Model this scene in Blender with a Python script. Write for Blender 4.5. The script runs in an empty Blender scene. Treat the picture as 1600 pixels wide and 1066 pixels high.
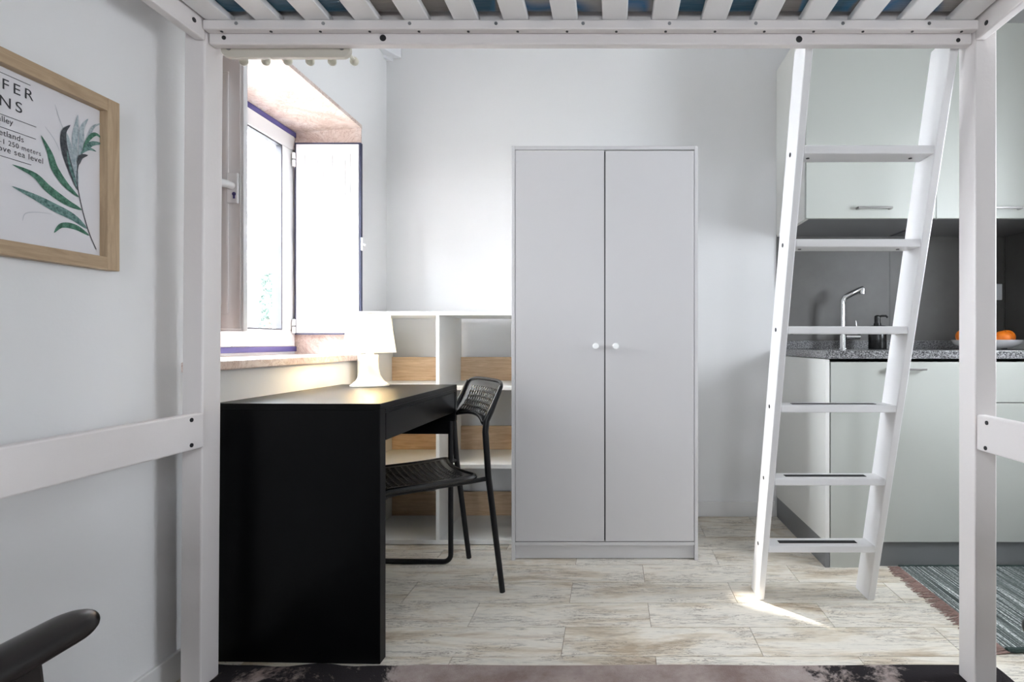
import bpy, bmesh, math, random
from mathutils import Vector, Matrix
random.seed(7)
C = bpy.context.scene
COL = C.collection
PI = math.pi

# ------------------------------------------------------------------ camera, world, sun, exposure
F = 830.0
CX, CY, CH = 955.0, 535.0, 0.927           # principal point in the 1600x1066 frame, eye height
cam = bpy.data.cameras.new('camera')
cam.sensor_fit = 'HORIZONTAL'; cam.sensor_width = 36
cam.lens = 36 * F / 1600
cam.shift_x = -(CX - 800) / 1600
cam.shift_y = (CY - 533) / 1600
cam.clip_start = 0.02
co = bpy.data.objects.new('camera', cam); COL.objects.link(co)
co.location = (0, 0, CH); co.rotation_euler = (PI / 2, 0, 0)
C.camera = co

w = bpy.data.worlds.new('sky'); C.world = w; w.use_nodes = True
nt = w.node_tree; nt.nodes.clear()
wo = nt.nodes.new('ShaderNodeOutputWorld'); bg = nt.nodes.new('ShaderNodeBackground')
bg.inputs['Color'].default_value = (0.87, 0.93, 1.0, 1); bg.inputs['Strength'].default_value = 23.0
nt.links.new(bg.outputs[0], wo.inputs[0])

sun = bpy.data.lights.new('sun', 'SUN'); sun.energy = 6.0; sun.angle = math.radians(1.6); sun.color = (1, 0.95, 0.87)
so = bpy.data.objects.new('sun', sun); COL.objects.link(so)
SD = Vector((0.286, 0.0, -1)).normalized()     # steep sun from behind left, through the added ceiling slit
so.rotation_euler = SD.to_track_quat('-Z', 'Y').to_euler()

def portal(name, loc, rot, sx, sy):
    l = bpy.data.lights.new(name, 'AREA'); l.shape = 'RECTANGLE'; l.size = sx; l.size_y = sy
    l.cycles.is_portal = True
    o = bpy.data.objects.new(name, l); COL.objects.link(o); o.location = loc; o.rotation_euler = rot
portal('window_portal', (-1.56, 2.12, 1.40), (0, -PI / 2, 0), 1.1, 0.9)
portal('added_right_window_portal', (2.13, 1.50, 1.375), (0, PI / 2, 0), 0.75, 0.5)

portal('added_rear_window_portal', (0.1, -2.43, 1.35), (PI / 2, 0, 0), 0.52, 0.7)

C.view_settings.view_transform = 'Standard'
C.view_settings.look = 'None'
C.view_settings.gamma = 1.0
C.view_settings.use_curve_mapping = False
C.view_settings.exposure = 1.06

# ------------------------------------------------------------------ materials
def mat(name, col, rough=0.5, metal=0.0, spec=0.5, bump=0.0, bscale=200, **kw):
    m = bpy.data.materials.new(name); m.use_nodes = True
    n = m.node_tree; b = n.nodes['Principled BSDF']
    b.inputs['Base Color'].default_value = (*col, 1)
    b.inputs['Roughness'].default_value = rough; b.inputs['Metallic'].default_value = metal
    b.inputs['Specular IOR Level'].default_value = spec
    for k, v in kw.items(): b.inputs[k.replace('_', ' ')].default_value = v
    if bump:
        t = n.nodes.new('ShaderNodeTexCoord'); x = n.nodes.new('ShaderNodeTexNoise'); u = n.nodes.new('ShaderNodeBump')
        x.inputs['Scale'].default_value = bscale; x.inputs['Detail'].default_value = 3
        u.inputs['Strength'].default_value = bump; u.inputs['Distance'].default_value = 0.002
        n.links.new(t.outputs['Object'], x.inputs['Vector']); n.links.new(x.outputs['Fac'], u.inputs['Height'])
        n.links.new(u.outputs[0], b.inputs['Normal'])
    return m

class NT:
    """small node-building helper"""
    def __init__(s, name, rough=0.5, spec=0.5):
        s.m = bpy.data.materials.new(name); s.m.use_nodes = True
        s.n = s.m.node_tree.nodes; s.l = s.m.node_tree.links; s.b = s.n['Principled BSDF']
        s.b.inputs['Roughness'].default_value = rough; s.b.inputs['Specular IOR Level'].default_value = spec
        s.tc = s.n.new('ShaderNodeTexCoord')
    def vec(s, scale=(1, 1, 1), rand=False, out='Object'):
        mp = s.n.new('ShaderNodeMapping'); mp.inputs['Scale'].default_value = scale
        src = s.tc.outputs[out]
        if rand:
            oi = s.n.new('ShaderNodeObjectInfo'); mu = s.n.new('ShaderNodeMath'); mu.operation = 'MULTIPLY'; mu.inputs[1].default_value = 37.0
            s.l.new(oi.outputs['Random'], mu.inputs[0])
            ad = s.n.new('ShaderNodeVectorMath'); ad.operation = 'ADD'
            s.l.new(src, ad.inputs[0]); s.l.new(mu.outputs[0], ad.inputs[1]); src = ad.outputs[0]
        s.l.new(src, mp.inputs['Vector']); return mp.outputs[0]
    def noise(s, v, scale, detail=4, rough=0.5, dist=0.0):
        x = s.n.new('ShaderNodeTexNoise'); x.inputs['Scale'].default_value = scale; x.inputs['Detail'].default_value = detail
        x.inputs['Roughness'].default_value = rough; x.inputs['Distortion'].default_value = dist
        s.l.new(v, x.inputs['Vector']); return x.outputs['Fac']
    def ramp(s, f, stops):
        r = s.n.new('ShaderNodeValToRGB'); e = r.color_ramp.elements
        while len(e) < len(stops): e.new(0.5)
        for i, (p, c) in enumerate(stops):
            e[i].position = p; e[i].color = (*c, 1) if isinstance(c, tuple) else (c, c, c, 1)
        s.l.new(f, r.inputs[0]); return r.outputs[0]
    def mix(s, f, a, b, mode='MIX'):
        x = s.n.new('ShaderNodeMix'); x.data_type = 'RGBA'; x.blend_type = mode
        for inp, v in ((0, f), (6, a), (7, b)):
            if isinstance(v, bpy.types.NodeSocket): s.l.new(v, x.inputs[inp])
            elif inp == 0: x.inputs[0].default_value = v
            else: x.inputs[inp].default_value = (*v, 1)
        return x.outputs[2]
    def math(s, op, a, b=0.0):
        x = s.n.new('ShaderNodeMath'); x.operation = op
        for i, v in enumerate((a, b)):
            if isinstance(v, bpy.types.NodeSocket): s.l.new(v, x.inputs[i])
            else: x.inputs[i].default_value = v
        return x.outputs[0]
    def bump(s, h, st=0.3, d=0.002):
        u = s.n.new('ShaderNodeBump'); u.inputs['Strength'].default_value = st; u.inputs['Distance'].default_value = d
        s.l.new(h, u.inputs['Height']); s.l.new(u.outputs[0], s.b.inputs['Normal'])
    def color(s, c): s.l.new(c, s.b.inputs['Base Color'])

M = {}
M['wall'] = mat('wall_paint', (0.82, 0.815, 0.81), 0.85, spec=0.2, bump=0.15, bscale=120)
M['ceiling'] = mat('ceiling_paint', (0.85, 0.85, 0.85), 0.9, spec=0.2)
M['bed'] = mat('white_painted_pine', (0.80, 0.755, 0.74), 0.42, bump=0.12, bscale=90)
M['ladder'] = mat('white_ladder_paint', (0.86, 0.85, 0.85), 0.38, bump=0.1, bscale=90)
M['bolt'] = mat('dark_bolt', (0.012, 0.012, 0.014), 0.4)
M['screw'] = mat('steel_screw', (0.35, 0.35, 0.36), 0.35, metal=0.9)
M['base'] = mat('skirting_white', (0.76, 0.75, 0.74), 0.5)
M['laminate'] = mat('white_laminate', (0.575, 0.56, 0.56), 0.45, bump=0.05, bscale=300)
M['shelf'] = mat('white_shelf_laminate', (0.84, 0.84, 0.82), 0.4)
M['knob'] = mat('white_plastic_knob', (0.85, 0.85, 0.84), 0.25)
M['kitchen'] = mat('pale_grey_green_laminate', (0.47, 0.485, 0.45), 0.42)
M['kitchen_side'] = mat('white_carcass', (0.80, 0.80, 0.76), 0.45)
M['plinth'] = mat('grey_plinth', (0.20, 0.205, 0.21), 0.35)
M['steel'] = mat('brushed_steel', (0.32, 0.31, 0.30), 0.35, metal=0.9)
M['chrome'] = mat('chrome', (0.75, 0.75, 0.76), 0.12, metal=1.0)
M['blackglass'] = mat('black_glazed', (0.012, 0.012, 0.012), 0.25)
M['desk'] = mat('black_brown_laminate', (0.0025, 0.0025, 0.003), 0.34, spec=0.16)
M['chair'] = mat('black_plastic', (0.006, 0.006, 0.007), 0.27, spec=0.6)
M['chairtube'] = mat('black_powder_coat', (0.004, 0.004, 0.005), 0.35, spec=0.3)
M['armchair'] = mat('dark_grey_plastic', (0.010, 0.008, 0.008), 0.28, spec=0.3)
M['pvc'] = mat('white_pvc', (0.84, 0.84, 0.85), 0.3)
M['film'] = mat('violet_film', (0.10, 0.09, 0.28), 0.45)
M['navy'] = mat('navy_gasket', (0.035, 0.04, 0.085), 0.5)
M['gasket'] = mat('dark_gasket', (0.06, 0.06, 0.075), 0.5)
M['shutter'] = mat('white_shutter', (0.80, 0.79, 0.79), 0.4)
M['rackwood'] = mat('cream_rack_paint', (0.62, 0.58, 0.50), 0.5)
M['peg'] = mat('cream_peg', (0.74, 0.72, 0.62), 0.4)
M['ceramic'] = mat('white_ceramic', (0.82, 0.82, 0.82), 0.2)
M['orange'] = mat('orange_peel', (0.90, 0.22, 0.01), 0.4, bump=0.5, bscale=400)
M['fringe'] = mat('brown_fringe', (0.27, 0.175, 0.15), 0.9)
M['hem'] = mat('dark_green_hem', (0.03, 0.05, 0.045), 0.9, bump=1.0, bscale=200)
M['grip'] = mat('black_grip', (0.02, 0.02, 0.022), 0.8)
M['paper'] = mat('print_paper', (0.76, 0.74, 0.76), 0.5)
M['ink'] = mat('black_ink', (0.03, 0.03, 0.035), 0.6)
M['outground'] = mat('terrace', (0.25, 0.24, 0.22), 0.9)
M['outwall'] = mat('light_block_render', (0.45, 0.44, 0.42), 0.9)
M['fencewood'] = mat('grey_fence_paint', (0.125, 0.13, 0.14), 0.7)
M['bark'] = mat('bark', (0.05, 0.04, 0.03), 0.9)
M['hedge'] = mat('hedge_leaf', (0.03, 0.06, 0.045), 0.8)
M['socket'] = mat('white_socket', (0.8, 0.82, 0.84), 0.3)
M['lampbase'] = mat('white_lamp_plastic', (0.85, 0.84, 0.80), 0.35, Transmission_Weight=0.0)
m = M['lampshade'] = mat('white_lamp_shade', (0.88, 0.84, 0.72), 0.5)
m.node_tree.nodes['Principled BSDF'].inputs['Emission Color'].default_value = (1.0, 0.82, 0.50, 1)
m.node_tree.nodes['Principled BSDF'].inputs['Emission Strength'].default_value = 0.55
m = M['bulb'] = mat('lit_bulb', (1, 0.9, 0.7), 0.5)
m.node_tree.nodes['Principled BSDF'].inputs['Emission Color'].default_value = (1.0, 0.75, 0.42, 1)
m.node_tree.nodes['Principled BSDF'].inputs['Emission Strength'].default_value = 48
# clear pane
m = bpy.data.materials.new('clear_glass'); m.use_nodes = True; n = m.node_tree; n.nodes.clear()
o_ = n.nodes.new('ShaderNodeOutputMaterial'); t_ = n.nodes.new('ShaderNodeBsdfTransparent'); g_ = n.nodes.new('ShaderNodeBsdfGlossy')
x_ = n.nodes.new('ShaderNodeMixShader'); f_ = n.nodes.new('ShaderNodeLayerWeight'); g_.inputs['Roughness'].default_value = 0.02
pw_ = n.nodes.new('ShaderNodeMath'); pw_.operation = 'POWER'; pw_.inputs[1].default_value = 4.0; n.links.new(f_.outputs['Facing'], pw_.inputs[0])
mu_ = n.nodes.new('ShaderNodeMath'); mu_.operation = 'MULTIPLY_ADD'; mu_.inputs[1].default_value = 0.6; mu_.inputs[2].default_value = 0.05
n.links.new(pw_.outputs[0], mu_.inputs[0]); n.links.new(mu_.outputs[0], x_.inputs[0]); n.links.new(t_.outputs[0], x_.inputs[1]); n.links.new(g_.outputs[0], x_.inputs[2]); n.links.new(x_.outputs[0], o_.inputs[0])
M['glass'] = m

# whitewashed worn plank tiles
q = NT('whitewashed_plank', 0.42, 0.4)
v = q.vec((1.2, 9, 9), rand=True); v2 = q.vec((1, 1, 1), rand=True); v3 = q.vec((1.0, 4.0, 4), rand=True)
tone = q.ramp(q.noise(v3, 2.4, 6, 0.65, 0.6), [(0.31, (0.48, 0.38, 0.27)), (0.42, (0.70, 0.62, 0.50)), (0.50, (0.83, 0.775, 0.68)), (0.64, (0.77, 0.73, 0.65)), (0.73, (0.68, 0.59, 0.46))])
grain = q.ramp(q.noise(v, 9, 8, 0.75, 1.0), [(0.33, 0.35), (0.42, 0.82), (0.52, 1.0)])
c = q.mix(0.7, tone, grain, 'MULTIPLY')
cr = q.noise(q.vec((1.6, 15, 15), rand=True), 3.6, 6, 0.65, 1.6)
crack = q.ramp(q.math('ABSOLUTE', q.math('SUBTRACT', cr, 0.5)), [(0.0, 1.0), (0.012, 0.6), (0.024, 0.0)])
cm = q.ramp(q.noise(q.vec((1.5, 4, 4), rand=True), 3.1, 2), [(0.46, 0.0), (0.54, 1.0)])
c = q.mix(q.math('MULTIPLY', q.math('MULTIPLY', crack, cm), 0.9), c, (0.16, 0.12, 0.09))
br = q.ramp(q.noise(q.vec((1.3, 8, 8), rand=True), 2.0, 4, 0.6, 0.5), [(0.60, 0.0), (0.72, 0.6)])
c = q.mix(br, c, (0.46, 0.33, 0.22))
vo = q.n.new('ShaderNodeTexVoronoi'); vo.inputs['Scale'].default_value = 2.6
q.l.new(q.vec((1, 1.7, 1), rand=True), vo.inputs['Vector'])
kn = q.ramp(vo.outputs['Distance'], [(0.0, 1.0), (0.022, 0.7), (0.03, 0.15), (0.04, 0.5), (0.052, 0.0)])
c = q.mix(q.math('MULTIPLY', kn, 0.75), c, (0.17, 0.12, 0.085))
q.color(c); q.bump(grain, 0.25, 0.001); M['plank'] = q.m
M['joint'] = mat('plank_joint', (0.30, 0.23, 0.17), 0.9)

# light oak
def oak(name, dark, light, axis=0):
    q = NT(name, 0.5, 0.4); s = [14, 14, 14]; s[axis] = 1.3
    a = q.noise(q.vec(tuple(s), rand=True), 5, 7, 0.65, 0.8)
    c = q.ramp(a, [(0.32, dark), (0.5, tuple((x + y) / 2 for x, y in zip(dark, light))), (0.66, light)])
    q.color(c); q.bump(a, 0.2, 0.001); return q.m
M['oak'] = oak('oak_strip', (0.47, 0.31, 0.185), (0.68, 0.50, 0.33), 0)
M['frameoak_v'] = oak('frame_oak_upright', (0.36, 0.25, 0.15), (0.52, 0.38, 0.24), 2)
M['frameoak_h'] = oak('frame_oak_across', (0.36, 0.25, 0.15), (0.52, 0.38, 0.24), 1)

# pink stone
q = NT('pink_marble', 0.35)
a = q.noise(q.vec((1, 1, 1)), 5, 8, 0.65, 1.8); b = q.noise(q.vec((1, 1, 1)), 9, 6, 0.7, 3.0)
c = q.ramp(a, [(0.3, (0.56, 0.41, 0.35)), (0.5, (0.70, 0.57, 0.51)), (0.7, (0.79, 0.70, 0.66))])
vn = q.ramp(q.math('ABSOLUTE', q.math('SUBTRACT', b, 0.5)), [(0.0, 0.65), (0.03, 0.0)])
q.color(q.mix(vn, c, (0.36, 0.20, 0.15))); M['stone'] = q.m

# granite
q = NT('speckled_granite', 0.22)
a = q.noise(q.vec(), 230, 3, 0.7); b = q.noise(q.vec(), 90, 2)
c = q.ramp(a, [(0.40, (0.02, 0.02, 0.022)), (0.50, (0.13, 0.13, 0.135)), (0.60, (0.48, 0.48, 0.49))])
q.color(q.mix(0.3, c, q.ramp(b, [(0.4, 0.05), (0.6, 0.28)]))); M['granite'] = q.m

# backsplash tile
q = NT('anthracite_tile', 0.45)
c = q.ramp(q.noise(q.vec(), 3, 6, 0.6), [(0.3, (0.085, 0.080, 0.074)), (0.7, (0.13, 0.125, 0.118))])
q.color(c); M['splash'] = q.m

# mattress cover
q = NT('taupe_blue_cover', 0.35)
vo = q.noise(q.vec((1, 0.7, 1)), 3.3, 1, 0.4, 0.8)
c = q.ramp(vo, [(0.42, (0.02, 0.09, 0.15)), (0.445, (0.03, 0.16, 0.30)), (0.46, (0.20, 0.18, 0.165)), (0.62, (0.28, 0.26, 0.245)), (0.65, (0.02, 0.13, 0.28)), (0.70, (0.35, 0.34, 0.33))])
q.color(c); q.bump(q.noise(q.vec((1, 6, 1)), 6, 3), 0.6, 0.01); M['mattress'] = q.m

# faded pink rug
q = NT('faded_rose_rug', 0.95, 0.1)
sx = q.n.new('ShaderNodeSeparateXYZ'); q.l.new(q.tc.outputs['Object'], sx.inputs[0])
base = q.ramp(q.noise(q.vec((1, 1, 1)), 5, 8, 0.7), [(0.35, (0.27, 0.20, 0.18)), (0.55, (0.42, 0.345, 0.32)), (0.7, (0.50, 0.44, 0.42))])
big = q.noise(q.vec((1, 1, 1)), 2.6, 8, 0.75, 0.4)
xr = q.ramp(q.math('MULTIPLY_ADD', sx.outputs[0], 0.4), [(0, 0), (1, 0)])
mr = q.n.new('ShaderNodeMapRange'); mr.inputs['From Min'].default_value = 0.42; mr.inputs['From Max'].default_value = 0.85
mr.inputs['To Min'].default_value = 0.0; mr.inputs['To Max'].default_value = 0.28; q.l.new(sx.outputs[0], mr.inputs['Value'])
ml = q.n.new('ShaderNodeMapRange'); ml.inputs['From Min'].default_value = -0.42; ml.inputs['From Max'].default_value = -0.72
ml.inputs['To Min'].default_value = 0.0; ml.inputs['To Max'].default_value = 0.20; q.l.new(sx.outputs[0], ml.inputs['Value'])
dk = q.ramp(q.math('ADD', q.math('ADD', big, mr.outputs[0]), ml.outputs[0]), [(0.62, 0.0), (0.68, 1.0)])
q.color(q.mix(dk, base, (0.03, 0.026, 0.028))); q.bump(q.noise(q.vec(), 400, 2), 0.8, 0.003); M['rug'] = q.m

# woven green runner: rows run away from the viewer
q = NT('woven_green', 0.95, 0.1)
r1 = q.noise(q.vec((95, 1.2, 1)), 1.6, 2, 0.6); r2 = q.noise(q.vec((120, 90, 1)), 1.5, 1)
c = q.ramp(r1, [(0.38, (0.06, 0.07, 0.066)), (0.47, (0.15, 0.17, 0.16)), (0.55, (0.28, 0.305, 0.295)), (0.60, (0.70, 0.72, 0.71))])
c = q.mix(q.ramp(r2, [(0.42, 0.7), (0.55, 0.0)]), c, (0.08, 0.10, 0.095))
q.color(c); q.bump(q.math('ADD', r1, r2), 1.0, 0.004); M['runner'] = q.m

# watercolour leaves
def leafmat(name, a, b):
    q = NT(name, 0.6); q.color(q.ramp(q.noise(q.vec((1, 22, 22)), 5, 5, 0.7), [(0.38, a), (0.62, b)])); return q.m
M['leaf_green'] = leafmat('leaf_green', (0.015, 0.09, 0.05), (0.10, 0.26, 0.18))
M['leaf_teal'] = leafmat('leaf_teal', (0.03, 0.10, 0.09), (0.20, 0.34, 0.31))
M['leaf_pale'] = leafmat('leaf_pale', (0.24, 0.31, 0.34), (0.50, 0.55, 0.57))
M['leaf_dark'] = leafmat('leaf_dark', (0.02, 0.022, 0.03), (0.08, 0.09, 0.10))
M['leaf_faint'] = mat('leaf_faint', (0.55, 0.55, 0.58), 0.6)

# ------------------------------------------------------------------ helpers
class B:
    def __init__(s): s.bm = bmesh.new()
    def box(s, x0, x1, y0, y1, z0, z1):
        mtx = Matrix.Translation(((x0 + x1) / 2, (y0 + y1) / 2, (z0 + z1) / 2)) @ Matrix.Diagonal((abs(x1 - x0), abs(y1 - y0), abs(z1 - z0), 1))
        bmesh.ops.create_cube(s.bm, size=1, matrix=mtx); return s
    def cyl(s, p0, p1, r, r2=None, seg=16, caps=True):
        p0, p1 = Vector(p0), Vector(p1); d = p1 - p0
        mtx = Matrix.Translation((p0 + p1) / 2) @ d.to_track_quat('Z', 'Y').to_matrix().to_4x4()
        bmesh.ops.create_cone(s.bm, cap_ends=caps, segments=seg, radius1=r, radius2=r if r2 is None else r2, depth=d.length, matrix=mtx); return s
    def ball(s, c, r, sc=(1, 1, 1), seg=16):
        bmesh.ops.create_uvsphere(s.bm, u_segments=seg, v_segments=seg // 2 + 2, radius=r, matrix=Matrix.Translation(c) @ Matrix.Diagonal((*sc, 1))); return s
    def hexa(s, pts):           # 8 corners: bottom 4 then top 4
        v = [s.bm.verts.new(p) for p in pts]
        for f in ((3, 2, 1, 0), (4, 5, 6, 7), (0, 1, 5, 4), (1, 2, 6, 5), (2, 3, 7, 6), (3, 0, 4, 7)): s.bm.faces.new([v[i] for i in f])
        return s
    def tube(s, pts, r, seg=12, close=False):
        pts = [Vector(p) for p in pts]; rings = []; n = len(pts); up = None
        for i, p in enumerate(pts):
            a = pts[i - 1] if i else pts[i]; b = pts[i + 1] if i < n - 1 else pts[i]
            t = (b - a).normalized()
            if up is None:
                up = Vector((0, 0, 1)) if abs(t.z) < 0.9 else Vector((1, 0, 0))
            x = t.cross(up).normalized(); up = x.cross(t).normalized()
            rr = r[i] if isinstance(r, (list, tuple)) else r
            rings.append([s.bm.verts.new(p + (x * math.cos(2 * PI * k / seg) + up * math.sin(2 * PI * k / seg)) * rr) for k in range(seg)])
        for a, b in zip(rings, rings[1:]):
            for k in range(seg): s.bm.faces.new((a[k], a[(k + 1) % seg], b[(k + 1) % seg], b[k]))
        s.bm.faces.new(rings[0][::-1]); s.bm.faces.new(rings[-1]); return s
    def lathe(s, prof, c, seg=40):
        rings = []
        for r, z in prof:
            rings.append([s.bm.verts.new((c[0] + r * math.cos(2 * PI * k / seg), c[1] + r * math.sin(2 * PI * k / seg), c[2] + z)) for k in range(seg)])
        for a, b in zip(rings, rings[1:]):
            for k in range(seg): s.bm.faces.new((a[k], a[(k + 1) % seg], b[(k + 1) % seg], b[k]))
        if prof[0][0] > 1e-4: s.bm.faces.new(rings[0][::-1])
        if prof[-1][0] > 1e-4: s.bm.faces.new(rings[-1])
        bmesh.ops.remove_doubles(s.bm, verts=s.bm.verts, dist=1e-6); return s
    def prism(s, poly, a, b, axis):     # extrude a 2D polygon between a and b along an axis
        def P(u, v, t): return {'x': (t, u, v), 'y': (u, t, v), 'z': (u, v, t)}[axis]
        lo = [s.bm.verts.new(P(u, v, a)) for u, v in poly]; hi = [s.bm.verts.new(P(u, v, b)) for u, v in poly]
        s.bm.faces.new(lo); s.bm.faces.new(hi[::-1]); n = len(poly)
        for i in range(n): s.bm.faces.new((lo[i], hi[i], hi[(i + 1) % n], lo[(i + 1) % n]))
        bmesh.ops.recalc_face_normals(s.bm, faces=s.bm.faces); return s

def obj(name, b, m, parent=None, bevel=0.0, smooth=False, seg=2):
    me = bpy.data.meshes.new(name)
    if bevel == 0.0 or True: bmesh.ops.recalc_face_normals(b.bm, faces=b.bm.faces)
    b.bm.to_mesh(me); b.bm.free()
    if smooth:
        for p in me.polygons: p.use_smooth = True
        try: me.set_sharp_from_angle(angle=math.radians(38))
        except Exception: pass
    me.materials.append(m if not isinstance(m, str) else M[m])
    o = bpy.data.objects.new(name, me); COL.objects.link(o)
    if parent is not None: attach(o, parent)
    if bevel:
        md = o.modifiers.new('bevel', 'BEVEL'); md.width = bevel; md.segments = seg; md.limit_method = 'ANGLE'; md.angle_limit = math.radians(40)
        md.harden_normals = False
    return o

WM = {}
def wmat(o): return WM.get(o.name, Matrix.Identity(4))
def attach(o, parent):
    o.parent = parent; o.matrix_parent_inverse = wmat(parent).inverted()

def thing(name, label, cat, loc=(0, 0, 0), group=None):
    o = bpy.data.objects.new(name, None); COL.objects.link(o); o.location = loc; o.empty_display_size = 0.1
    o['label'] = label; o['category'] = cat
    if group: o['group'] = group
    WM[o.name] = Matrix.Translation(loc)
    return o
def tag(o, label, cat, group=None):
    o['label'] = label; o['category'] = cat
    if group: o['group'] = group
    return o
def struct(o): o['kind'] = 'structure'; return o
def again(o, d, name=None):     # one more of a part, shifted by d
    c = o.copy(); COL.objects.link(c); c.location = o.location + Vector(d)
    return c

# world point of an image pixel at a given depth (used for measuring sizes off the photograph)
def at(px, py, Y): return ((px - CX) * Y / F, Y, CH - (py - CY) * Y / F)

# ------------------------------------------------------------------ room shell
XL, XR, YB, YF, ZC = -1.198, 2.10, 2.833, -2.4, 2.75
WT = 0.34
WY0, WY1, WZ0, WZ1 = 1.52, 2.545, 0.845, 1.965        # window opening in the left wall

fl = struct(obj('floor', B().box(XL - 0.02, XR + 0.02, YF - 0.02, YB + 0.02, -0.06, -0.0035), 'joint'))
PW = 0.161
k = 0; yy = 2.211 + 4 * PW
row = 0
meshes = {}
while yy > -1.2:
    y1, y0 = yy, yy - PW
    off = (0.13 if row % 2 == 0 else -0.1485) - 6 * 0.598
    x = off
    while x < XR:
        a, b = max(x, XL), min(x + 0.598, XR); ya, yb = y0, min(y1, YB)
        if b - a > 0.02 and yb - ya > 0.02:
            L = round(b - a, 3); W = round(yb - ya, 3)
            key = (L, W)
            if key not in meshes:
                bb = B().box(-L / 2 + 0.001, L / 2 - 0.001, -W / 2 + 0.001, W / 2 - 0.001, -0.0035, 0.0)
                pl = obj('plank', bb, 'plank', fl); meshes[key] = pl.data
            else:
                pl = bpy.data.objects.new('plank', meshes[key]); COL.objects.link(pl); attach(pl, fl)
            pl.location = ((a + b) / 2, (ya + yb) / 2, random.uniform(-0.0003, 0.0))
        x += 0.598
    yy -= PW; row += 1
rest = obj('plank', B().box(XL, XR, YF, yy, -0.0035, 0.0), 'plank', fl)

wl = B()
wl.box(XL - WT, XL, YF, WY0, 0, ZC).box(XL - WT, XL, WY1, YB + 0.02, 0, ZC)
wl.box(XL - WT, XL, WY0, WY1, 0, WZ0).box(XL - WT, XL, WY0, WY1, WZ1, ZC)
struct(obj('wall_left', wl, 'wall'))
struct(obj('wall_back', B().box(XL - WT, XR + 0.1, YB, YB + 0.1, 0, ZC), 'wall'))
RX0, RX1, RZ0, RZ1 = 1.25, 1.75, 1.0, 1.75
wr = B()
wr.box(XR, XR + 0.1, YF, RX0, 0, ZC).box(XR, XR + 0.1, RX1, YB, 0, ZC).box(XR, XR + 0.1, RX0, RX1, 0, RZ0).box(XR, XR + 0.1, RX0, RX1, RZ1, ZC)
struct(obj('wall_right', wr, 'wall'))
wr = B().box(XL - WT, -0.16, YF - 0.1, YF, 0, ZC).box(0.36, XR + 0.1, YF - 0.1, YF, 0, ZC)
wr.box(-0.16, 0.36, YF - 0.1, YF, 0, 1.0).box(-0.16, 0.36, YF - 0.1, YF, 1.7, ZC)
struct(obj('wall_front', wr, 'wall'))
# ceiling with an added slit, shaped to cast the sun patch by the ladder
cb = bmesh.new()
outer = [(XL - WT, YF - 0.1), (XR + 0.1, YF - 0.1), (XR + 0.1, YB + 0.1), (XL - WT, YB + 0.1)]
shift = Vector((-SD.x, -SD.y)) / -SD.z * ZC
hole = [(0.48, 1.88), (0.80, 1.69), (0.60, 1.93), (0.43, 1.95)]
hole = [(p[0] + shift.x, p[1] + shift.y) for p in hole]
for z in (ZC, ZC + 0.04):
    vo_ = [cb.verts.new((x, y, z)) for x, y in outer]; vi_ = [cb.verts.new((x, y, z)) for x, y in hole]
    for i in range(4): cb.faces.new((vo_[i], vo_[(i + 1) % 4], vi_[(i + 1) % 4], vi_[i]))
    if z == ZC: lo_o, lo_i = vo_, vi_
for a, b in ((lo_o, vo_), (lo_i, vi_)):
    for i in range(4): cb.faces.new((a[i], a[(i + 1) % 4], b[(i + 1) % 4], b[i]))
bb = B(); bb.bm = cb
struct(obj('ceiling', bb, 'ceiling'))

struct(obj('baseboard_left', B().box(XL, XL + 0.012, YF, YB - 0.012, 0, 0.078), 'base', bevel=0.003))
struct(obj('baseboard_back', B().box(XL, 0.875, YB - 0.012, YB, 0, 0.08), 'base', bevel=0.003))

# window added in the right wall, out of view, to brighten the room
w2 = B(); t = 0.05; q0, q1 = XR + 0.03, XR + 0.08
w2.box(q0, q1, RX0, RX1, RZ0, RZ0 + t).box(q0, q1, RX0, RX1, RZ1 - t, RZ1)
for y in (RX0, (RX0 + RX1) / 2 - t / 2, RX1 - t): w2.box(q0, q1, y, y + t, RZ0 + t, RZ1 - t)
struct(obj('window_added_right', w2, 'pvc'))
w3 = B()  # added opening behind the viewer, there for fill light
w3.box(-0.16, 0.36, YF - 0.08, YF - 0.03, 1.0, 1.04).box(-0.16, 0.36, YF - 0.08, YF - 0.03, 1.66, 1.7)
for x in (-0.16, 0.32): w3.box(x, x + 0.04, YF - 0.08, YF - 0.03, 1.04, 1.66)
struct(obj('window_added_rear', w3, 'pvc'))

# stone lining of the window niche: sill board, jambs, sloping lintel
YJ = 2.537; XW0 = -1.498
trim = B().box(-1.535, -1.165, WY0 - 0.04, YJ + 0.015, 0.843, 0.871)
struct(obj('trim_1', trim, 'stone', bevel=0.004))
bb = B().hexa([(-1.535, YJ, 0.871), (XL + 0.003, YJ, 0.871), (XL + 0.003, WY1, 0.871), (-1.535, WY1, 0.871),
               (-1.535, YJ, 1.935), (XL + 0.003, YJ, 1.962), (XL + 0.003, WY1, 1.962), (-1.535, WY1, 1.935)])
bb.prism([(-1.535, WY0), (XL + 0.003, WY0), (XL + 0.003, WY0 + 0.008), (XW0, 1.700), (-1.535, 1.700)], 0.871, 1.935, 'z')
struct(obj('trim_2', bb, 'stone'))
bb = B().hexa([(-1.535, WY0, 1.925), (XL + 0.003, WY0, 1.952), (XL + 0.003, WY1 + 0.003, 1.952), (-1.535, WY1 + 0.003, 1.925),
               (-1.535, WY0, 1.97), (XL + 0.003, WY0, 1.968), (XL + 0.003, WY1 + 0.003, 1.968), (-1.535, WY1 + 0.003, 1.97)])
struct(obj('trim_3', bb, 'stone'))

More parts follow.
